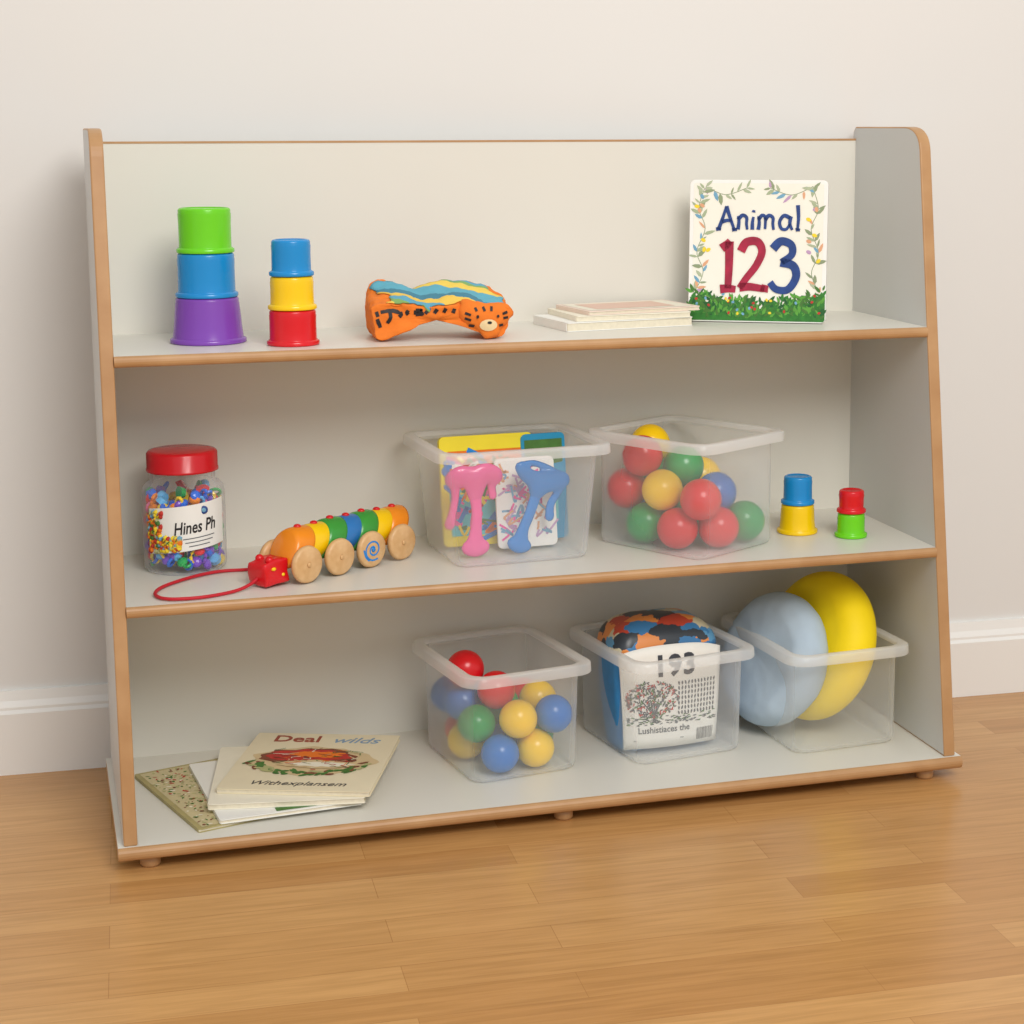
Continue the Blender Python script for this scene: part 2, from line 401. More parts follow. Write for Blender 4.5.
gl(.010,[[(12,16),(5,19),(0,11),(2,2),(8,1),(12,8)],[(13,18),(12,8),(15,0)]])
gl(.031,[[(0,33),(1,16),(0,0)],[(-2,0),(0,.5),(3,0)]])
part('title_lettering',bm,M_navy,e,(.020,-.001,0),smooth=False)
def digit(name,strokes,m,w):
    bm=bmesh.new()
    for s in strokes: stroke(bm,[(px*.00118,py*.00104-.006) for px,py in s],(w*1.15,w*.85),0,z+.0014,7)
    part(name,bm,m,e,smooth=False)
digit('number_lettering',[[(-46,112),(-39,118),(-35,123)],[(-36,122),(-36,85),(-37,54)],[(-47,53),(-37,54),(-27,53)]],M_crim,.0118)
digit('number_lettering',[[(-21,108),(-14,121),(0,122),(6,108),(-1,88),(-13,70),(-22,55)],[(-22,56),(-8,57),(10,54)],[(9,50),(11,60)]],M_crim,.0116)
digit('number_lettering',[[(20,112),(30,123),(43,118),(44,104),(31,93)],[(30,93),(46,88),(50,72),(40,54),(25,54),(17,64)]],M_navy,.0116)

# --- flat books on top shelf
g="thin books lying in a pile on the top shelf"
def flat(cx,cy,z,ang,w,h,t,m,label,grp,**k):
    return book((cx+math.sin(ang)*h/2,cy-math.cos(ang)*h/2,z),(0,0,ang),w,h,t,m,label,group=grp,**k)
flat(0.750,-0.098,Z1+.0003,math.radians(8),0.205,0.130,0.013,M_pwhite,"thin cream-white book lying at the bottom of a pile",g)
flat(0.761,-0.094,Z1+.0136,math.radians(4),0.182,0.130,0.008,M_paper,"thin cream book lying in the middle of a pile",g)
e=flat(0.776,-0.091,Z1+.0219,math.radians(9),0.185,0.120,0.006,mat('cover_pinkish',(236,216,200),0.6),"thin book with pale pinkish cover on top of a pile",g)
bm=bmesh.new()
poly(bm,[(-.085,.008),(.085,.008),(.085,.112),(-.085,.112)],0,0.0063); poly(bm,[(-.07,.02),(.06,.02),(.06,.1),(-.07,.1)],1,0.0066)
part('cover_picture',bm,[M_paper,mat('ink_rose',(226,190,170))],e,smooth=False)

# ------------------------------------------------------------ soft tiger book
e=thing('soft_cloth_tiger',(0.468,-0.170,Z1+.0003),(0,0,math.radians(-4)),"crumpled orange cloth tiger book with dark stripes and striped blanket back","soft toy")
outer=[(-.094,.002),(-.095,.018),(-.099,.036),(-.099,.050),(-.080,.055),(-.05,.052),(-.03,.048),(0,.053),(.03,.055),(.06,.051),(.085,.048),(.098,.040),(.093,.018),(.086,.001)]
inner=[(.066,.001),(.058,.016),(.040,.027),(.012,.034),(-.02,.035),(-.048,.034),(-.068,.024),(-.076,.008),(-.079,.001)]
prof=outer+inner
bm=bmesh.new()
loft([[(x,y,z) for x,z in prof] for y in (-.055,-.0545,-.048,-.03,-.01,.01,.030,.048,.050)],bm,True,True)
bmesh.ops.recalc_face_normals(bm,faces=bm.faces)
for v in bm.verts:
    f_=(v.co.y+.055)/.1
    if v.co.z>0.004: v.co.z*=0.95+.42*f_
    q=noise.noise_vector(v.co*46); k=min(1,v.co.z/.015)
    v.co+=Vector((q.x*.008,q.y*.012,q.z*.009*k)); v.co.z=max(.001,v.co.z+0.003*k*math.sin(v.co.x*95+v.co.y*40))
body=part('body',bm,M_orange,e); s=body.modifiers.new('s','SUBSURF'); s.levels=3; s.render_levels=3
tx=bpy.data.textures.new('crumple','CLOUDS'); tx.noise_scale=.016; tx.noise_depth=2
dm=body.modifiers.new('d','DISPLACE'); dm.texture=tx; dm.strength=.008; dm.mid_level=.5; dm.texture_coords='LOCAL'
tree=bvh_of(body)
sm=bpy.data.materials.new('striped_fabric'); sm.use_nodes=True; nt=sm.node_tree; b=nt.nodes['Principled BSDF']; b.inputs['Roughness'].default_value=.85
tc=nt.nodes.new('ShaderNodeTexCoord'); sp=nt.nodes.new('ShaderNodeSeparateXYZ'); nz=nt.nodes.new('ShaderNodeTexNoise'); nz.inputs['Scale'].default_value=30
nt.links.new(tc.outputs['Object'],sp.inputs[0]); nt.links.new(tc.outputs['Object'],nz.inputs['Vector'])
m0=nt.nodes.new('ShaderNodeMath'); m0.operation='MULTIPLY_ADD'; m0.inputs[1].default_value=.03; nt.links.new(nz.outputs['Fac'],m0.inputs[0]); nt.links.new(sp.outputs['Y'],m0.inputs[2])
m1=nt.nodes.new('ShaderNodeMath'); m1.operation='MULTIPLY_ADD'; m1.inputs[1].default_value=0.42; nt.links.new(sp.outputs['X'],m1.inputs[0]); nt.links.new(m0.outputs[0],m1.inputs[2])
m2=nt.nodes.new('ShaderNodeMath'); m2.operation='MULTIPLY'; m2.inputs[1].default_value=9; nt.links.new(m1.outputs[0],m2.inputs[0])
m3=nt.nodes.new('ShaderNodeMath'); m3.operation='FRACT'; nt.links.new(m2.outputs[0],m3.inputs[0])
cr=const_ramp(nt,[(0,(95,170,190)),(.30,(236,204,90)),(.48,(130,170,100)),(.56,(95,165,190)),(.72,(236,196,84)),(.86,(70,130,150))])
nt.links.new(m3.outputs[0],cr.inputs[0]); nt.links.new(cr.outputs[0],b.inputs['Base Color'])
bm=bmesh.new(); nx,ny=40,18; G=[]
for i in range(nx+1):
    row=[]
    for j in range(ny+1):
        u,v_=i/nx,j/ny; x=-.078+.158*u+.010*math.sin(v_*5)+.003*math.sin(v_*17); y=-.0505+.003*math.sin(u*11)+.002*math.sin(u*31)+(.088)*v_
        row.append(bm.verts.new((x,y,.12)))
    G.append(row)
for i in range(nx):
    for j in range(ny): bm.faces.new((G[i][j],G[i+1][j],G[i+1][j+1],G[i][j+1]))
drape(bm,tree,(0,0,-1),.0008)
o=part('striped_blanket',bm,sm,e)
so=o.modifiers.new('so','SOLIDIFY'); so.thickness=.0018; so.offset=1
for s in [[(-86,41),(-72,43),(-60,40)],[(-74,42),(-73,34),(-77,26)],[(-59,41),(-58,37),(-61,34)],[(-48,43),(-50,40),(-48,37)],[(-38,43),(-38,37)],[(-38,43),(-30,42),(-36,40),(-28,38),(-38,37)],[(-20,43),(-25,38)],[(-91,32),(-87,20)],[(-8,44),(-12,38)],[(4,45),(1,39)],[(-92,42),(-90,35)],[(16,44),(14,38)]]:
    bm=bmesh.new(); stroke(bm,[(px*.001,pz*.001) for px,pz in s],.0050,0,0,6)
    for v in bm.verts: v.co=Vector((v.co.x,-.12,v.co.y))
    drape(bm,tree,(0,1,0),.0010); part('dark_stripe',bm,M_black,e)
hx,hy=.058,-.054
me=meta_me([([(hx-.024,hy+.004,.038),(hx,hy-.002,.031),(hx+.022,hy+.002,.034)],[.016,.022,.018]),([(hx+.002,hy-.003,.025),(hx+.008,hy-.005,.013)],[.019,.014]),([(hx-.022,hy+.006,.048),(hx-.030,hy+.006,.052)],[.009,.006]),([(hx+.028,hy+.006,.042),(hx+.036,hy+.006,.036)],[.010,.008])],.0035)
for v in me.vertices:
    v.co+=noise.noise_vector(v.co*70)*.0035; v.co.y=hy+(v.co.y-hy)*.6; v.co.z=max(.001,v.co.z)
head=part('head',me,M_orange,e); htree=bvh_of(head)
def on_head(name,bm,m,off):
    for v in bm.verts: v.co=Vector((v.co.x+hx,-.14,v.co.y))
    drape(bm,htree,(0,1,0),off); part(name,bm,m,e)
bm=bmesh.new()
ctr=(.004,.021)
c0=bm.verts.new((ctr[0],ctr[1],0)); prev=None
for q in (.4,.8,1.0):
    ring=[bm.verts.new((ctr[0]+.012*q*math.cos(a),ctr[1]+.008*q*math.sin(a),0)) for a in [2*math.pi*i/16 for i in range(16)]]
    for i in range(16):
        if prev is None: bm.faces.new((c0,ring[i],ring[(i+1)%16]))
        else: bm.faces.new((prev[i],ring[i],ring[(i+1)%16],prev[(i+1)%16]))
    prev=ring
on_head('snout',bm,M_cream,.0012)
for nm,cx,cz,rx,rz in (('nose',.005,.0245,.0030,.0020),('eye',-.011,.033,.0020,.0022),('eye',.017,.033,.0020,.0022)):
    bm=bmesh.new(); ell(bm,cx,cz,rx,rz,0,0,0,10); on_head(nm,bm,M_black,.0022)
for pts in ([(-.028,.038),(-.020,.035)],[(-.028,.031),(-.020,.028)],[(-.022,.021),(-.015,.020)],[(.031,.038),(.024,.036)],[(.032,.031),(.025,.030)],[(.025,.021),(.019,.020)],[(-.003,.046),(-.001,.040)],[(.009,.046),(.008,.040)],[(-.014,.045),(-.012,.040)]):
    bm=bmesh.new(); stroke(bm,pts,.0034,0,0,4); on_head('face_stripe',bm,M_black,.0012)

# ------------------------------------------------------------ jar
e=thing('plastic_jar',(0.111,-0.114,Z2+.0003),(0,0,0),"clear plastic jar with red lid and white label, full of counters","jar")
R=.0575
prof=[(0,.001),(R-.012,.001),(R-.006,.0),(R-.001,.005),(R,.012),(R,.110),(R-.0015,.118),(R-.007,.124),(R-.0125,.127),(R-.0125,.150)]
part('jar_body',lathe(prof,56),M_clear,e)
lid=[(0,.170),(R-.016,.170),(R-.011,.169),(R-.009,.166),(R-.009,.146),(R-.0075,.144),(R-.0075,.141),(R-.012,.141)]
bm=lathe(lid[::-1],72)
for v in bm.verts:
    r_=math.hypot(v.co.x,v.co.y)
    if r_>R-.010 and .145<v.co.z<.167:
        k=1+.012*(1 if int(round(math.atan2(v.co.y,v.co.x)/(2*math.pi)*72))%2 else -1); v.co.x*=k; v.co.y*=k
part('lid',bm,P('lid_red',(205,20,32)),e)
TILT=.10
def tl(ang_deg_from_mid): return TILT*math.radians(ang_deg_from_mid)*R
bm=bmesh.new(); nn=28; Lp=[]
for i in range(nn+1):
    ad=212+(330-212)*i/nn; a=math.radians(ad); Lp.append([bm.verts.new(((R+.0006)*math.cos(a),(R+.0006)*math.sin(a),z+tl(ad-271))) for z in (.036,.100)])
for p,q in zip(Lp,Lp[1:]): bm.faces.new((p[0],q[0],q[1],p[1]))
part('label_sticker',bm,M_pwhite,e)
def curved_text(s,size,ang,zc,m,off=.0,sx=1.0,shear=0.0):
    me=text_me(s,size,off,0.0001,shear,sx=sx)
    for v in me.vertices:
        a=math.radians(ang)+v.co.x/(R+.001); rr=R+.0011+v.co.z; v.co=Vector((rr*math.cos(a),rr*math.sin(a),zc+v.co.y+tl(math.degrees(a)-271)))
    part('label_lettering',me,m,e,smooth=False)
curved_text("Hines Ph",.0245,281,.068,M_black,.0004,.70,.15)
for k,(w_,zc) in enumerate(((.046,.053),(.040,.0475),(.030,.042))):
    bm=bmesh.new(); nn=12; L=[]
    for i in range(nn+1):
        a=math.radians(286)+(i/nn-.5)*w_/R; L.append([bm.verts.new(((R+.0012)*math.cos(a),(R+.0012)*math.sin(a),zc+d+tl(math.degrees(a)-271))) for d in (-.0006,.0006)])
    for p,q in zip(L,L[1:]): bm.faces.new((p[0],q[0],q[1],p[1]))
    part('printed_line',bm,M_grey,e)
bm=bmesh.new(); a=math.radians(293)
for da,zc,rx,rz,mi in ((0,.092,.006,.006,0),(0,.092,.004,.004,1),(.03,.092,.0015,.004,0)):
    blob(bm,((R+.0012)*math.cos(a+da),(R+.0012)*math.sin(a+da),zc),(rx,.0008+.0003*mi,rz),mi,2)
part('label_emblem',bm,[M_navy,M_sky],e)
bm=bmesh.new()
for i in range(210):
    t=random.random(); ad=213+46*t; a=math.radians(ad); z_=random.uniform(.039,.096 if t<.5 else .060)+tl(ad-271); rr=R+.0012
    if t>.45 and .055<z_<.08: continue
    blob(bm,(rr*math.cos(a),rr*math.sin(a),z_),(.0045,.0008,.0040),random.choice([0,1,1,1,2,2,3,4,5]),1)
part('label_picture',bm,[M_leaf,M_byel,M_orange,M_olive,M_sky,M_bred],e)
bm=bmesh.new(); rnd=random.Random(11)
for i in range(280):
    rr=(R-.0115)*math.sqrt(rnd.random()) if i%3==0 else R-.0115; a=rnd.uniform(0,2*math.pi); z_=rnd.uniform(.011,.112)
    k=rnd.choice([1,1,6,6,7,3,0,2]) if z_<.04 else rnd.randrange(8)
    mtx=Matrix.Translation((rr*math.cos(a),rr*math.sin(a),z_))@Euler((rnd.uniform(0,3),rnd.uniform(0,3),rnd.uniform(0,3))).to_matrix().to_4x4()
    if i%3==0: ret=bmesh.ops.create_cone(bm,cap_ends=True,segments=12,radius1=.0095,radius2=.007,depth=.008,matrix=mtx)['verts']
    elif i%3==1:
        P_=[mtx@Vector((.0085*math.cos(q/10*2*math.pi),.0060*math.sin(q/10*2*math.pi),0)) for q in range(11)]
        f0=set(bm.faces); tube(bm,P_,.0024,6); ret=[v for f in bm.faces if f not in f0 for v in f.verts]
    else: ret=bmesh.ops.create_icosphere(bm,subdivisions=2,radius=.0082,matrix=mtx@Matrix.Diagonal((1,.7,1,1)))['verts']
    for f in set(f for v in ret for f in v.link_faces): f.material_index=k
bc=lambda n,c: mat('counter_'+n,c,.15,.02)
o=part('counters',bm,[bc('red',(235,36,42)),bc('blue',(30,110,230)),bc('yellow',(255,218,35)),bc('green',(30,180,85)),bc('orange',(255,145,35)),bc('pink',(245,115,170)),bc('violet',(125,75,205)),bc('sky',(100,190,245))],e,smooth=False); o["kind"]="stuff"

# ------------------------------------------------------------ caterpillar pull toy
ang=math.radians(33.5)
e=thing('caterpillar_pull_toy',(0.243,-0.233,Z2+.0003),(0,0,ang),"wooden pull-along caterpillar with rainbow segments, wooden wheels and red cord","toy")
OR=P('paint_orange',(244,145,32)); cols=[OR,YEL,P('paint_green',(60,155,60)),P('paint_blue',(45,120,190)),P('paint_green',(60,155,60)),YEL,OR]
wx=[0,.060,.120,.180]; sl=.0300
for i,m in enumerate(cols):
    big=.0015 if i%2==0 else 0
    bm=lathe([(0,-.003),(.0215+big,-.003),(.0245+big,-.001),(.0258+big,.004),(.0260+big,sl*.5),(.0258+big,sl-.004),(.0245+big,sl+.001),(.0215+big,sl+.003),(0,sl+.003)],40)
    for v in bm.verts: v.co.z+=v.co.x*-.45
    part('body_segment',bm,m,e,(-.010+i*sl,0,.0450+.003*math.sin(i/6*math.pi)),(0,math.radians(90),0))
    bm=bmesh.new(); blob(bm,(-.001+(i+.5)*sl,0,.0712+big+.003*math.sin(i/6*math.pi)),(.0055,.0055,.0035)); part('knob',bm,RED,e)
for i,x in enumerate(wx):
    for s in (-1,1):
        bm=lathe([(0,.0),(.021,.0),(.0250,.002),(.0262,.005),(.0250,.009),(.0225,.0105),(.0,.0105)],36)
        part('wheel',bm,M_wheel,e,(x,s*.0282,.0264),(math.radians(90) if s<0 else math.radians(-90),0,0))
        bm=lathe([(0,.012),(.003,.0118),(.0038,.0105),(0,.0100)],14)
        part('axle_cap',bm,M_wheel if i!=2 else M_sblue,e,(x,s*.0285,.0264),(math.radians(90) if s<0 else math.radians(-90),0,0))
    bm=bmesh.new(); tube(bm,[(x,-.029,.0264),(x,.029,.0264)],.003); part('axle',bm,M_wheel,e)
bm=bmesh.new()
sp_=[((3+14*t)*math.cos(t*11+.5),(3+13*t)*math.sin(t*11+.5)) for t in [i/16 for i in range(17)]]
stroke(bm,[(.120+a*.001,.0264+c*.001) for a,c in sp_],.0026,0,0,3)
stroke(bm,[(.120+a*.001,.0264+c*.001) for a,c in ((-18,2),(-15,-8),(-8,-15))],.003,0,0,4)
for v in bm.verts: v.co=Vector((v.co.x,-.0390,v.co.y))
part('wheel_decoration',bm,M_sblue,e,smooth=False)
bm=box(-.060,-.020,-.019,.019,.004,.038)
bmesh.ops.subdivide_edges(bm,edges=bm.edges,cuts=3,use_grid_fill=True)
for v in bm.verts:
    q=noise.noise_vector(v.co*60+Vector((3,1,2)))*.0035; v.co+=q
    if v.co.x<-.05: v.co.z*=.88
o=part('head',bm,CRED,e); bevel(o,.003,2,30)
for s in (-1,1):
    bm=bmesh.new(); blob(bm,(-.046,s*.010,.037),(.006,.006,.006)); part('knob',bm,CRED,e)
for dx,dz,rx in ((-.046,.026,.004),(-.030,.016,.003)):
    bm=bmesh.new(); blob(bm,(dx,-.0190,dz),(rx,.0022,.0026)); part('face_marking',bm,YEL,e)
bm=bmesh.new()
wpts=[(.200,-.250,.026),(.200,-.205,.012),(.186,-.168,.003),(.150,-.168,.003),(.110,-.192,.003),(.070,-.235,.003),(.058,-.275,.003),(.073,-.304,.003),(.115,-.308,.003),(.160,-.288,.003),(.185,-.272,.008),(.200,-.262,.018)]
inv=(Matrix.Translation((0.243,-0.233,0))@Matrix.Rotation(ang,4,'Z')).inverted()
tube(bm,[inv@p for p in smoothpath(wpts,8)],.0024,8)
part('pull_cord',bm,P('cord_red',(195,20,38),.6),e)

# ------------------------------------------------------------ tubs
def tub(cx,cy,z,yaw,label,w=.21,d=.25,h=.16,bw=.165,bd=.20):
    e=thing('storage_tub',(cx,cy,z+.0004),(0,0,math.radians(yaw)),label,'storage tub',"clear plastic storage tubs on the shelves")
    e['dims']=[w,d,h,bw,bd]
    hw0,hd0=bw/2,bd/2; hw1,hd1=w/2-.017,d/2-.017
    def L(hw,hd,z,r): return [(x,y,z) for x,y in rrect(hw,hd,r,6)]
    loops=[L(hw0-.03,hd0-.03,0.002,.01),L(hw0-.012,hd0-.012,0.002,.014),L(hw0-.007,hd0-.007,0,.017),L(hw0-.002,hd0-.002,.003,.02),L(hw0,hd0,.010,.02)]
    for k in (.25,.5,.75,.97): 
        loops.append(L(hw0+(hw1-hw0)*k,hd0+(hd1-hd0)*k,.01+(h-.012)*k,.022))
    part('tub_body',loft(loops,None,True,False),M_tub,e)
    q=.97; a=hw0+(hw1-hw0)*q; b_=hd0+(hd1-hd0)*q; zt=.01+(h-.012)*q
    loops=[L(a,b_,zt,.022),L(hw1,hd1,h-.001,.023),L(hw1+.003,hd1+.003,h,.025),L(hw1+.014,hd1+.014,h,.030),L(hw1+.0162,hd1+.0162,h-.0015,.032),L(hw1+.017,hd1+.017,h-.014,.033)]
    part('tub_rim',loft(loops),M_tubrim,e)
    return e
T1=tub(.570,-.150,Z2,94,"frosted clear tub holding books and pink and blue tools",.228,.262,.168,.176,.20)
T2=tub(.841,-.174,Z2,30,"frosted clear storage tub full of coloured balls",.210,.240,.171,.175,.205)
T3=tub(.554,-.168,Z3,9,"frosted clear tub of red, blue, green and yellow balls",.203,.25,.162)
T4=tub(.806,-.160,Z3,9,"frosted clear storage tub holding a soft picture book",.212,.25,.160,.176,.205)
T5=tub(1.051,-.172,Z3,4,"frosted clear tub holding round blue and yellow cushions",.206,.28,.155,.172,.24)

# ------------------------------------------------------------ balls settled inside tubs
def relax(T,balls,r,iters=900):
    M=(Matrix.Translation(T.location)@Matrix.Rotation(T.rotation_euler[2],4,'Z')); inv=M.inverted()
    P=[inv@Vector(b[:3]) for b in balls]
    w,d,h,bw,bd=T['dims']
    for it in range(iters):
        g=0.0002 if it<iters*0.7 else 0
        for p in P: p.z-=g
        for i in range(len(P)):
            for j in range(i+1,len(P)):
                dv=P[j]-P[i]; L=dv.length
                if L<2*r+.0003:
                    n=dv/(L+1e-9); k=(2*r+.0003-L)/2; P[i]-=n*k; P[j]+=n*k
        for p in P:
            p.z=max(p.z,r+.0035)
            k=min(1,max(0,p.z/h)); hw=bw/2+(w/2-.017-bw/2)*k-.003; hd=bd/2+(d/2-.017-bd/2)*k-.003
            p.x=max(-hw+r,min(hw-r,p.x)); p.y=max(-hd+r,min(hd-r,p.y))
    return [M@p for p in P]
C={'r':(RED,'red'),'b':(BLUE,'blue'),'y':(YEL,'yellow'),'g':(GRN,'green')}
def balls(T,lst,r,where,grp):
    bm=bmesh.new(); bmesh.ops.create_uvsphere(bm,u_segments=40,v_segments=24,radius=r); me=bpy.data.meshes.new('ball'); bm.to_mesh(me); bm.free()
    for p in me.polygons: p.use_smooth=True
    ms={}
    for k,(m,n) in C.items():
        q=me.copy(); q.materials.append(m); ms[k]=q
    for p,b in zip(relax(T,lst,r),lst):
        o=bpy.data.objects.new('ball',ms[b[3]]); COL.objects.link(o); o.location=p
        o["label"]="smooth %s plastic ball in %s"%(C[b[3]][1],where); o["category"]="ball"; o["group"]=grp
balls(T2,[(.8145,-.235,Z2+.03,'r'),(.876,-.215,Z2+.03,'r'),(.918,-.185,Z2+.03,'g'),(.885,-.195,Z2+.08,'b'),(.814,-.245,Z2+.085,'r'),
 (.775,-.185,Z2+.075,'y'),(.76,-.175,Z2+.03,'g'),(.735,-.125,Z2+.045,'r'),(.745,-.145,Z2+.100,'r'),(.782,-.125,Z2+.150,'y'),(.825,-.165,Z2+.130,'g'),
 (.85,-.12,Z2+.03,'b'),(.89,-.14,Z2+.03,'g'),(.82,-.17,Z2+.03,'g'),(.82,-.13,Z2+.08,'g'),(.87,-.15,Z2+.08,'y'),
 (.79,-.10,Z2+.03,'b')],.0304,"the upper tub","balls filling a tub on the middle shelf")
balls(T3,[(.529,-.235,Z3+.03,'b'),(.5835,-.235,Z3+.03,'y'),(.557,-.235,Z3+.078,'y'),(.612,-.235,Z3+.075,'b'),(.501,-.235,Z3+.08,'g'),
 (.469,-.15,Z3+.08,'b'),(.4875,-.17,Z3+.034,'y'),(.503,-.17,Z3+.140,'r'),(.535,-.20,Z3+.125,'r'),(.589,-.17,Z3+.105,'y'),
 (.56,-.12,Z3+.03,'g'),(.5,-.1,Z3+.03,'r'),(.6,-.17,Z3+.03,'g'),(.54,-.17,Z3+.03,'b'),(.6,-.10,Z3+.03,'y'),
 (.50,-.10,Z3+.085,'b'),(.55,-.12,Z3+.085,'b'),(.60,-.11,Z3+.085,'r'),(.54,-.16,Z3+.09,'g')],.0278,"the lower tub","balls in a tub on the bottom shelf")

# ------------------------------------------------------------ tub 1 contents
g="picture books standing in a tub"
e=book((.552,-.122,Z2+.006),(math.radians(81),0,math.radians(3)),.144,.162,.010,mat('cover_yellow',(246,226,30),.4),"yellow picture board book standing in a tub",'board_book',g,board=True)
bm=bmesh.new(); zz=.0104; poly(bm,[(-.060,.015),(.060,.015),(.060,.140),(-.060,.140)],0,zz); rnd=random.Random(9)
poly(bm,[(-.060,.10),(.060,.108),(.060,.140),(-.060,.140)],5,zz+.0001)
for i in range(90):
    x,y=rnd.uniform(-.05,.05),rnd.uniform(.025,.13)
    stroke(bm,[(x,y),(x+rnd.uniform(-.02,.02),y+rnd.uniform(-.012,.012)),(x+rnd.uniform(-.02,.02),y+rnd.uniform(-.02,.02))],rnd.uniform(.003,.008),rnd.choice([1,1,2,3,4,5,6,6,7,7]),zz+.0003+i*4e-6,4)
part('cover_picture',bm,[M_cyan,M_pink,M_bred,M_pwhite,M_leaf,M_orange,M_sblue,M_byel],e,smooth=False)
e=book((.640,-.114,Z2+.006),(math.radians(84),0,math.radians(6)),.070,.159,.006,mat('cover_teal',(30,150,195),.4),"thin teal and green card book standing in a tub",'board_book',g,board=True)
bm=bmesh.new(); poly(bm,[(-.030,.105),(.030,.115),(.030,.150),(-.030,.150)],0,.0064); poly(bm,[(-.02,.03),(.02,.03),(.02,.09),(-.02,.09)],1,.0064); part('cover_picture',bm,[M_leaf,M_cyan],e,smooth=False)
e=book((.600,-.158,Z2+.006),(math.radians(82),0,math.radians(4)),.092,.132,.005,M_pwhite,"white card with pastel doodles standing in a tub",'card',None,board=True)
e["category"]="card"; bm=bmesh.new()
for i in range(80):
    x,y=rnd.uniform(-.035,.035),rnd.uniform(.02,.115)
    stroke(bm,[(x,y),(x+rnd.uniform(-.012,.012),y+rnd.uniform(-.012,.012)),(x+rnd.uniform(-.016,.016),y+rnd.uniform(-.016,.016))],.0032,rnd.choice([0,0,1,1,2,3]),.0054+i*3e-6,4)
part('doodle',bm,[M_lilac,M_sky,M_peach,M_pink],e,smooth=False)
def tool(loc,tilt,yaw,m,label,handle,head):
    e=thing('plastic_tool',loc,(0,math.radians(tilt),math.radians(yaw)),label,'toy tool',"plastic tools in a tub")
    for nm,paths in (('handle',handle),('scoop_end',head)):
        me=meta_me([([(x*.001,y*.001,z*.001) for x,y,z in pts],[r*.00118 for r in rr]) for pts,rr in paths],.0026)
        for v in me.vertices: v.co.y*=.50
        part(nm,me,m,e)
tool((.514,-.192,Z2+.007),0,3,M_pink,"bright pink plastic tool with broad forked end, upright in a tub",
 [([(0,0,88),(2,-4,62),(0,-4,35),(-1,0,14)],[9,8,8.5,13]),([(-12,0,11),(0,0,10),(12,0,12)],[9,12,9])],
 [([(-34,0,112),(-20,-3,118),(0,-3,112),(16,-3,121),(30,0,114)],[11,13,15,12,12]),([(0,-3,112),(0,-3,98),(0,0,86)],[17,12,9]),([(-30,0,110),(-29,2,88),(-33,2,66),(-38,2,46)],[9,6,6,8]),([(30,0,112),(25,2,100),(27,2,84)],[9,6,6])])
tool((.575,-.190,Z2+.007),20,3,M_sblue,"blue plastic tool with broad forked end, leaning in a tub",
 [([(0,0,92),(0,-4,62),(-2,-4,36),(0,0,14)],[9,8,8,12]),([(-10,0,11),(0,0,10),(11,0,12)],[8,11,8])],
 [([(-36,0,120),(-24,-3,112),(0,-3,106),(18,-3,114),(32,0,120)],[8,10,13,14,11]),([(0,-3,108),(0,-3,98),(0,0,90)],[16,12,9]),([(32,0,118),(31,2,98),(27,2,80),(32,2,62)],[9,6,6,7]),([(-36,0,120),(-20,2,130),(4,2,130),(24,0,124)],[6,5,5,7])])

# ------------------------------------------------------------ tub 4 : soft picture book
e=thing('soft_picture_book',(.798,-.172,Z3+.004),(math.radians(-2),0,math.radians(3)),"bulging picture book with numbers and tree drawing, standing in a tub","book")
bm=bmesh.new(); lo=[]
for k in range(11):
    t=k/10; bl=.010*t+.003*math.sin(math.pi*t); lo.append([(x,y,.001+.152*t) for x,y in rrect(.072+bl,.043+bl*.6,.020,6)])
loft(lo,bm,True,True); part('padding',bm,mat('fabric_blue',(60,145,212),.5,.1,60),e)
vm=bpy.data.materials.new('illustrated_print'); vm.use_nodes=True; nt=vm.node_tree; b=nt.nodes['Principled BSDF']; b.inputs['Roughness'].default_value=.35
tc=nt.nodes.new('ShaderNodeTexCoord'); mp=nt.nodes.new('ShaderNodeMapping'); mp.inputs['Scale'].default_value=(20,30,46); vo=nt.nodes.new('ShaderNodeTexVoronoi'); vo.inputs['Scale'].default_value=1.3
nz=nt.nodes.new('ShaderNodeTexNoise'); nz.inputs['Scale'].default_value=60; mxv=nt.nodes.new('ShaderNodeMix'); mxv.data_type='VECTOR'; mxv.inputs[0].default_value=.02
nt.links.new(tc.outputs['Object'],nz.inputs['Vector']); nt.links.new(tc.outputs['Object'],mxv.inputs[4]); nt.links.new(nz.outputs['Color'],mxv.inputs[5])
nt.links.new(mxv.outputs[1],mp.inputs[0]); nt.links.new(mp.outputs[0],vo.inputs['Vector'])
sp=nt.nodes.new('ShaderNodeSeparateColor'); nt.links.new(vo.outputs['Color'],sp.inputs[0])
cr=const_ramp(nt,[(0,(58,120,170)),(.24,(50,58,66)),(.38,(224,140,70)),(.52,(214,204,178)),(.64,(90,150,190)),(.78,(186,70,50)),(.88,(198,190,160))])
nt.links.new(sp.outputs[0],cr.inputs[0]); nt.links.new(cr.outputs[0],b.inputs['Base Color'])
bm=bmesh.new(); lo=[]
for k in range(12):
    t=k/11; a_=t*math.pi/2; c_=max(.04,math.cos(a_)**.6); lo.append([(x,y+.01*t,.150+.046*math.sin(a_)) for x,y in rrect(.084*c_,.052*c_,max(.0015,.024*c_),6)])
loft(lo,bm,True,True); part('printed_top',bm,vm,e)
CW=.082
def curve_me(me):
    for v in me.vertices:
        k=.90+.10*max(0,min(1,v.co.y/.15)); v.co.x*=k
        v.co.z+=.011*(1-(v.co.x/CW)**2)+.004*math.sin(math.pi*max(0,min(1,v.co.y/.16)))-.002+.004*max(0,min(1,v.co.y/.15))
    return me
bm=bmesh.new(); nx=24; ny=10; G=[[bm.verts.new((-CW+2*CW*i/nx,.002+(.157-.012*abs(2*i/nx-1)**2.5)*j/ny,.001)) for j in range(ny+1)] for i in range(nx+1)]
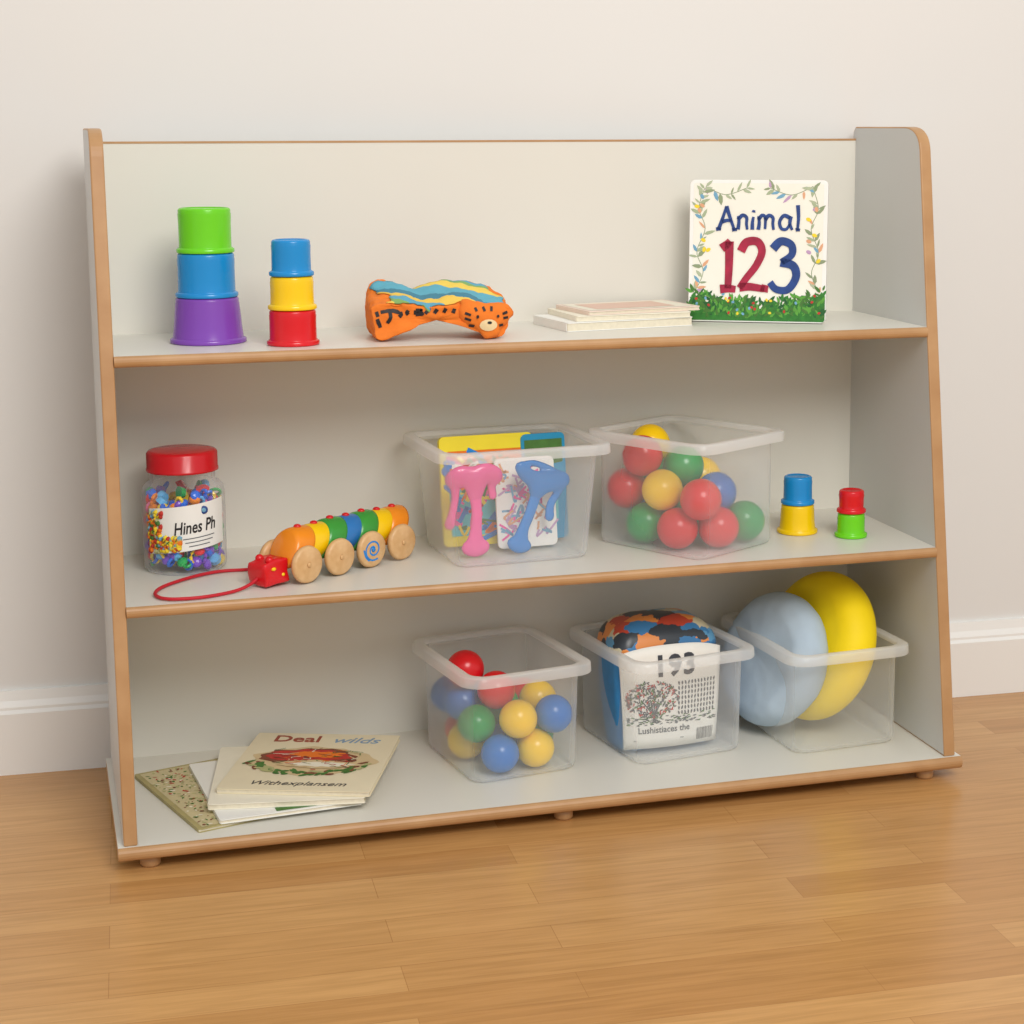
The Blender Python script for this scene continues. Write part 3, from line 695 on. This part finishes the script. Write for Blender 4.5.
for i in range(nx):
    for j in range(ny): bm.faces.new((G[i][j],G[i+1][j],G[i+1][j+1],G[i][j+1]))
fc=part('front_cover',bm,M_pwhite,e,(0.002,-.044,.002),(math.radians(90),0,0),smooth=True); curve_me(fc.data)
so=fc.modifiers.new('so','SOLIDIFY'); so.thickness=.0015
def on_cover(name,me,m,dx,dy,dz=.0016):
    if isinstance(me,bmesh.types.BMesh):
        mm=bpy.data.meshes.new(name); me.to_mesh(mm); me.free(); me=mm
    for v in me.vertices: v.co.x+=dx; v.co.y+=dy; v.co.z+=dz
    curve_me(me); part(name,me,m,fc,smooth=False)
on_cover('number_lettering',text_me("193",.044,.0014,space=1.08),mat('ink_charcoal',(62,66,74),.6,.1,80),.004,.126)
on_cover('caption_lettering',text_me("Lushistiaces the",.0140,.0001),M_grey,-.014,.030)
bm=bmesh.new(); rnd=random.Random(4)
for i in range(330):
    a_=rnd.uniform(0,6.28); rr=math.sqrt(rnd.random()); ell(bm,-.034+.042*rr*math.cos(a_),.078+.028*rr*math.sin(a_),.0030,.0011,rnd.uniform(0,3),rnd.choice([0,0,0,0,1,2]),i*2e-6,6)
for i in range(6): stroke(bm,[(-.034+i*.001,.042),(-.034+i*.0008,.054),(-.052+i*.007,.078)],.0018,0,0)
for r_ in range(7):
    for c_ in range(12): ell(bm,.010+c_*.0056,.054+r_*.0076,.0016,.0034,rnd.uniform(-.3,.3),0,0,6)
for i in range(140): ell(bm,rnd.uniform(-.076,.076),rnd.uniform(.038,.052),.003,.0008,rnd.uniform(-.3,.3),rnd.choice([0,0,1]),i*2e-6,6)
for i in range(18): poly(bm,[(.044+i*.0017,.008),(.044+i*.0017+rnd.choice([.0005,.0009]),.008),(.044+i*.0017+rnd.choice([.0005,.0009]),.026),(.044+i*.0017,.026)],3,0)
poly(bm,[(-.066,.014),(.02,.014),(.02,.0152),(-.066,.0152)],0,0)
on_cover('tree_drawing',bm,[M_grey,M_leaf,M_bred,M_black],0,0)

# ------------------------------------------------------------ tub 5 : round cushions
def cushion(loc,axis,R_,t,m,label,crease):
    e=thing('round_cushion',loc,(0,0,0),label,'cushion',"round cushions in a tub")
    e.rotation_euler=Vector(axis).to_track_quat('Z','Y').to_euler()
    prof=[]; n=40
    for i in range(n+1):
        a=-math.pi/2+math.pi*i/n
        c_=abs(math.cos(a))**.95; s_=math.sin(a)
        prof.append(((R_-t*.5)+t*.5*c_ if 0<i<n else R_-t*.5,t/2*s_))
    lo_=[(0,-t/2*1.05),(R_*.25,-t/2*1.05),(R_*.42,-t/2*1.03)]
    prof=lo_+prof+[(r_,-z_) for r_,z_ in lo_[::-1]]
    bm=lathe(prof,96)
    for v in bm.verts:
        r_=math.hypot(v.co.x,v.co.y)
        q=noise.noise(v.co*26)*.5+noise.noise(v.co*60)*.3
        v.co.z*=1+crease*q*.12; v.co.x*=1+crease*q*.015; v.co.y*=1+crease*q*.015
    o=part('cushion_body',bm,m,e); s=o.modifiers.new('s','SUBSURF'); s.levels=1; s.render_levels=1
    return e
cushion((.986,-.174,Z3+.1145),(-.90,-.28,.33),.104,.068,mat('velour_blue',(184,203,218),.9,.09,22,.5,.2),"pale blue round padded cushion standing on edge in a tub",1.0)
cushion((1.062,-.168,Z3+.128),(-.915,-.20,.35),.117,.070,mat('velour_yellow',(250,220,20),.6,.04,14,.15,.3),"bright yellow round padded cushion standing on edge in a tub",.3)

# ------------------------------------------------------------ bottom books
g="books lying in a loose pile on the bottom shelf"
cm=math.radians
e=flat(.150,-.197,Z3+.0003,cm(16),.182,.255,.005,mat('cover_olive',(178,165,110),.5,.15,40),"olive patterned magazine at the bottom of a loose pile",g)
bm=bmesh.new(); rnd=random.Random(8)
poly(bm,[(-.084,.006),(.084,.006),(.084,.249),(-.084,.249)],0,.0053)
for i in range(620): ell(bm,rnd.uniform(-.081,.081),rnd.uniform(.009,.246),rnd.uniform(.001,.0045),rnd.uniform(.0008,.0024),rnd.uniform(0,3),rnd.choice([1,1,1,2,2,3,4,5]),.0055+i*1e-6,6)
part('cover_picture',bm,[mat('ink_sand',(204,190,146),.5),M_olive,M_leaf,M_brown,M_paper,M_bred],e,smooth=False)
e=flat(.213,-.208,Z3+.0058,cm(5),.195,.240,.006,M_pwhite,"thin book with white cover in a loose pile",g)
bm=bmesh.new(); poly(bm,[(-.02,.004),(.085,.004),(.085,.02),(-.02,.018)],0,.0063); part('cover_picture',bm,M_leaf,e,smooth=False)
flat(.239,-.196,Z3+.0122,cm(-10),.212,.238,.008,M_paper,"thin cream book in a loose pile",g)
e=flat(.272,-.182,Z3+.0206,cm(-21),.214,.240,.007,mat('cover_buff',(234,222,190),.5,.03,30),"cream storybook with oval picture and brown title atop a pile",g)
tz=.0074
part('title_lettering',text_me("Deal",.038,.0006),mat('ink_rust',(165,75,50),.6,.2,80),e,(-.042,.213,tz),smooth=False)
part('title_lettering',text_me("wilds",.034,.0001,.0002,.3),mat('ink_steel',(130,160,188)),e,(.045,.211,tz),smooth=False)
part('caption_lettering',text_me("Withexplansem",.0215,-.0001,.0002,.35),mat('ink_dark',(60,56,54)),e,(.0,.026,tz),smooth=False)
bm=bmesh.new(); rnd=random.Random(2)
def wob(cx,cy,rx,ry,mi,z_,w_,n=48):
    poly(bm,[(cx+rx*(1+w_*math.sin(5*a+mi)+w_*math.sin(9*a+2*mi))*math.cos(a),cy+ry*(1+w_*math.sin(4*a+mi)+w_*math.cos(11*a))*math.sin(a)) for a in [2*math.pi*i/n for i in range(n)]],mi,z_)
wob(0,.120,.090,.058,1,tz,.05)
for i in range(60):
    a_=3.3+i/60*2.9; k=rnd.uniform(.80,1.08); ell(bm,.084*k*math.cos(a_),.118+.054*k*math.sin(a_),rnd.uniform(.005,.013),.0035,a_+rnd.uniform(.6,2.4),rnd.choice([0,0,3,4]),tz+.0004+i*2e-6,8)
wob(-.008,.136,.070,.034,3,tz+.0006,.08); wob(-.010,.139,.060,.026,2,tz+.0007,.09); wob(.002,.145,.038,.013,5,tz+.0008,.12); wob(.012,.104,.060,.016,1,tz+.0009,.08); wob(.015,.103,.044,.009,6,tz+.0010,.12)
for i in range(60):
    x,y=rnd.uniform(-.066,.066),rnd.uniform(.082,.166)
    stroke(bm,[(x,y),(x+rnd.uniform(-.012,.012),y+rnd.uniform(-.005,.005)),(x+rnd.uniform(-.018,.018),y+rnd.uniform(-.009,.009))],.0014,rnd.randrange(0,7),tz+.0012+i*2e-6,4)
part('cover_picture',bm,[M_leaf,mat('ink_tan',(218,194,148)),M_bred,M_brown,M_olive,M_orange,M_paper],e,smooth=False)

# ------------------------------------------------------------ lights
w=bpy.data.worlds.new('w'); scene.world=w; w.use_nodes=True
w.node_tree.nodes['Background'].inputs[0].default_value=(0.975,0.985,1.0,1); w.node_tree.nodes['Background'].inputs[1].default_value=0.66
def area(loc,target,size,power,col):
    l=bpy.data.lights.new('lamp','AREA'); l.shape='DISK'; l.size=size; l.energy=power; l.color=col
    o=bpy.data.objects.new('ceiling_lamp',l); COL.objects.link(o); o.location=loc
    o.rotation_euler=(Vector(target)-Vector(loc)).to_track_quat('-Z','Y').to_euler()
    o["label"]="soft overhead room light hanging above the shelf"; o["category"]="lamp"
area((0.75,-2.9,2.45),(0.5,0,0.35),1.5,67,(1,.965,.925))

# ------------------------------------------------------------ camera
yaw,pitch,roll=0.2983,-0.1589,-0.0016
f=Vector((math.sin(yaw)*math.cos(pitch),math.cos(yaw)*math.cos(pitch),math.sin(pitch)))
r0=Vector((math.cos(yaw),-math.sin(yaw),0)); u0=r0.cross(f)
r_=r0*math.cos(roll)+u0*math.sin(roll); u_=-r0*math.sin(roll)+u0*math.cos(roll)
cam=bpy.data.cameras.new('camera'); co=bpy.data.objects.new('camera',cam); COL.objects.link(co)
co.matrix_world=Matrix((( r_.x,u_.x,-f.x,-0.0818),(r_.y,u_.y,-f.y,-2.7614),(r_.z,u_.z,-f.z,0.9624),(0,0,0,1)))
cam.sensor_width=36; cam.lens=36*math.exp(7.5335)/1024
cam.shift_x=-92.38/1024; cam.shift_y=-87.62/1024
cam.clip_start=0.05
scene.camera=co
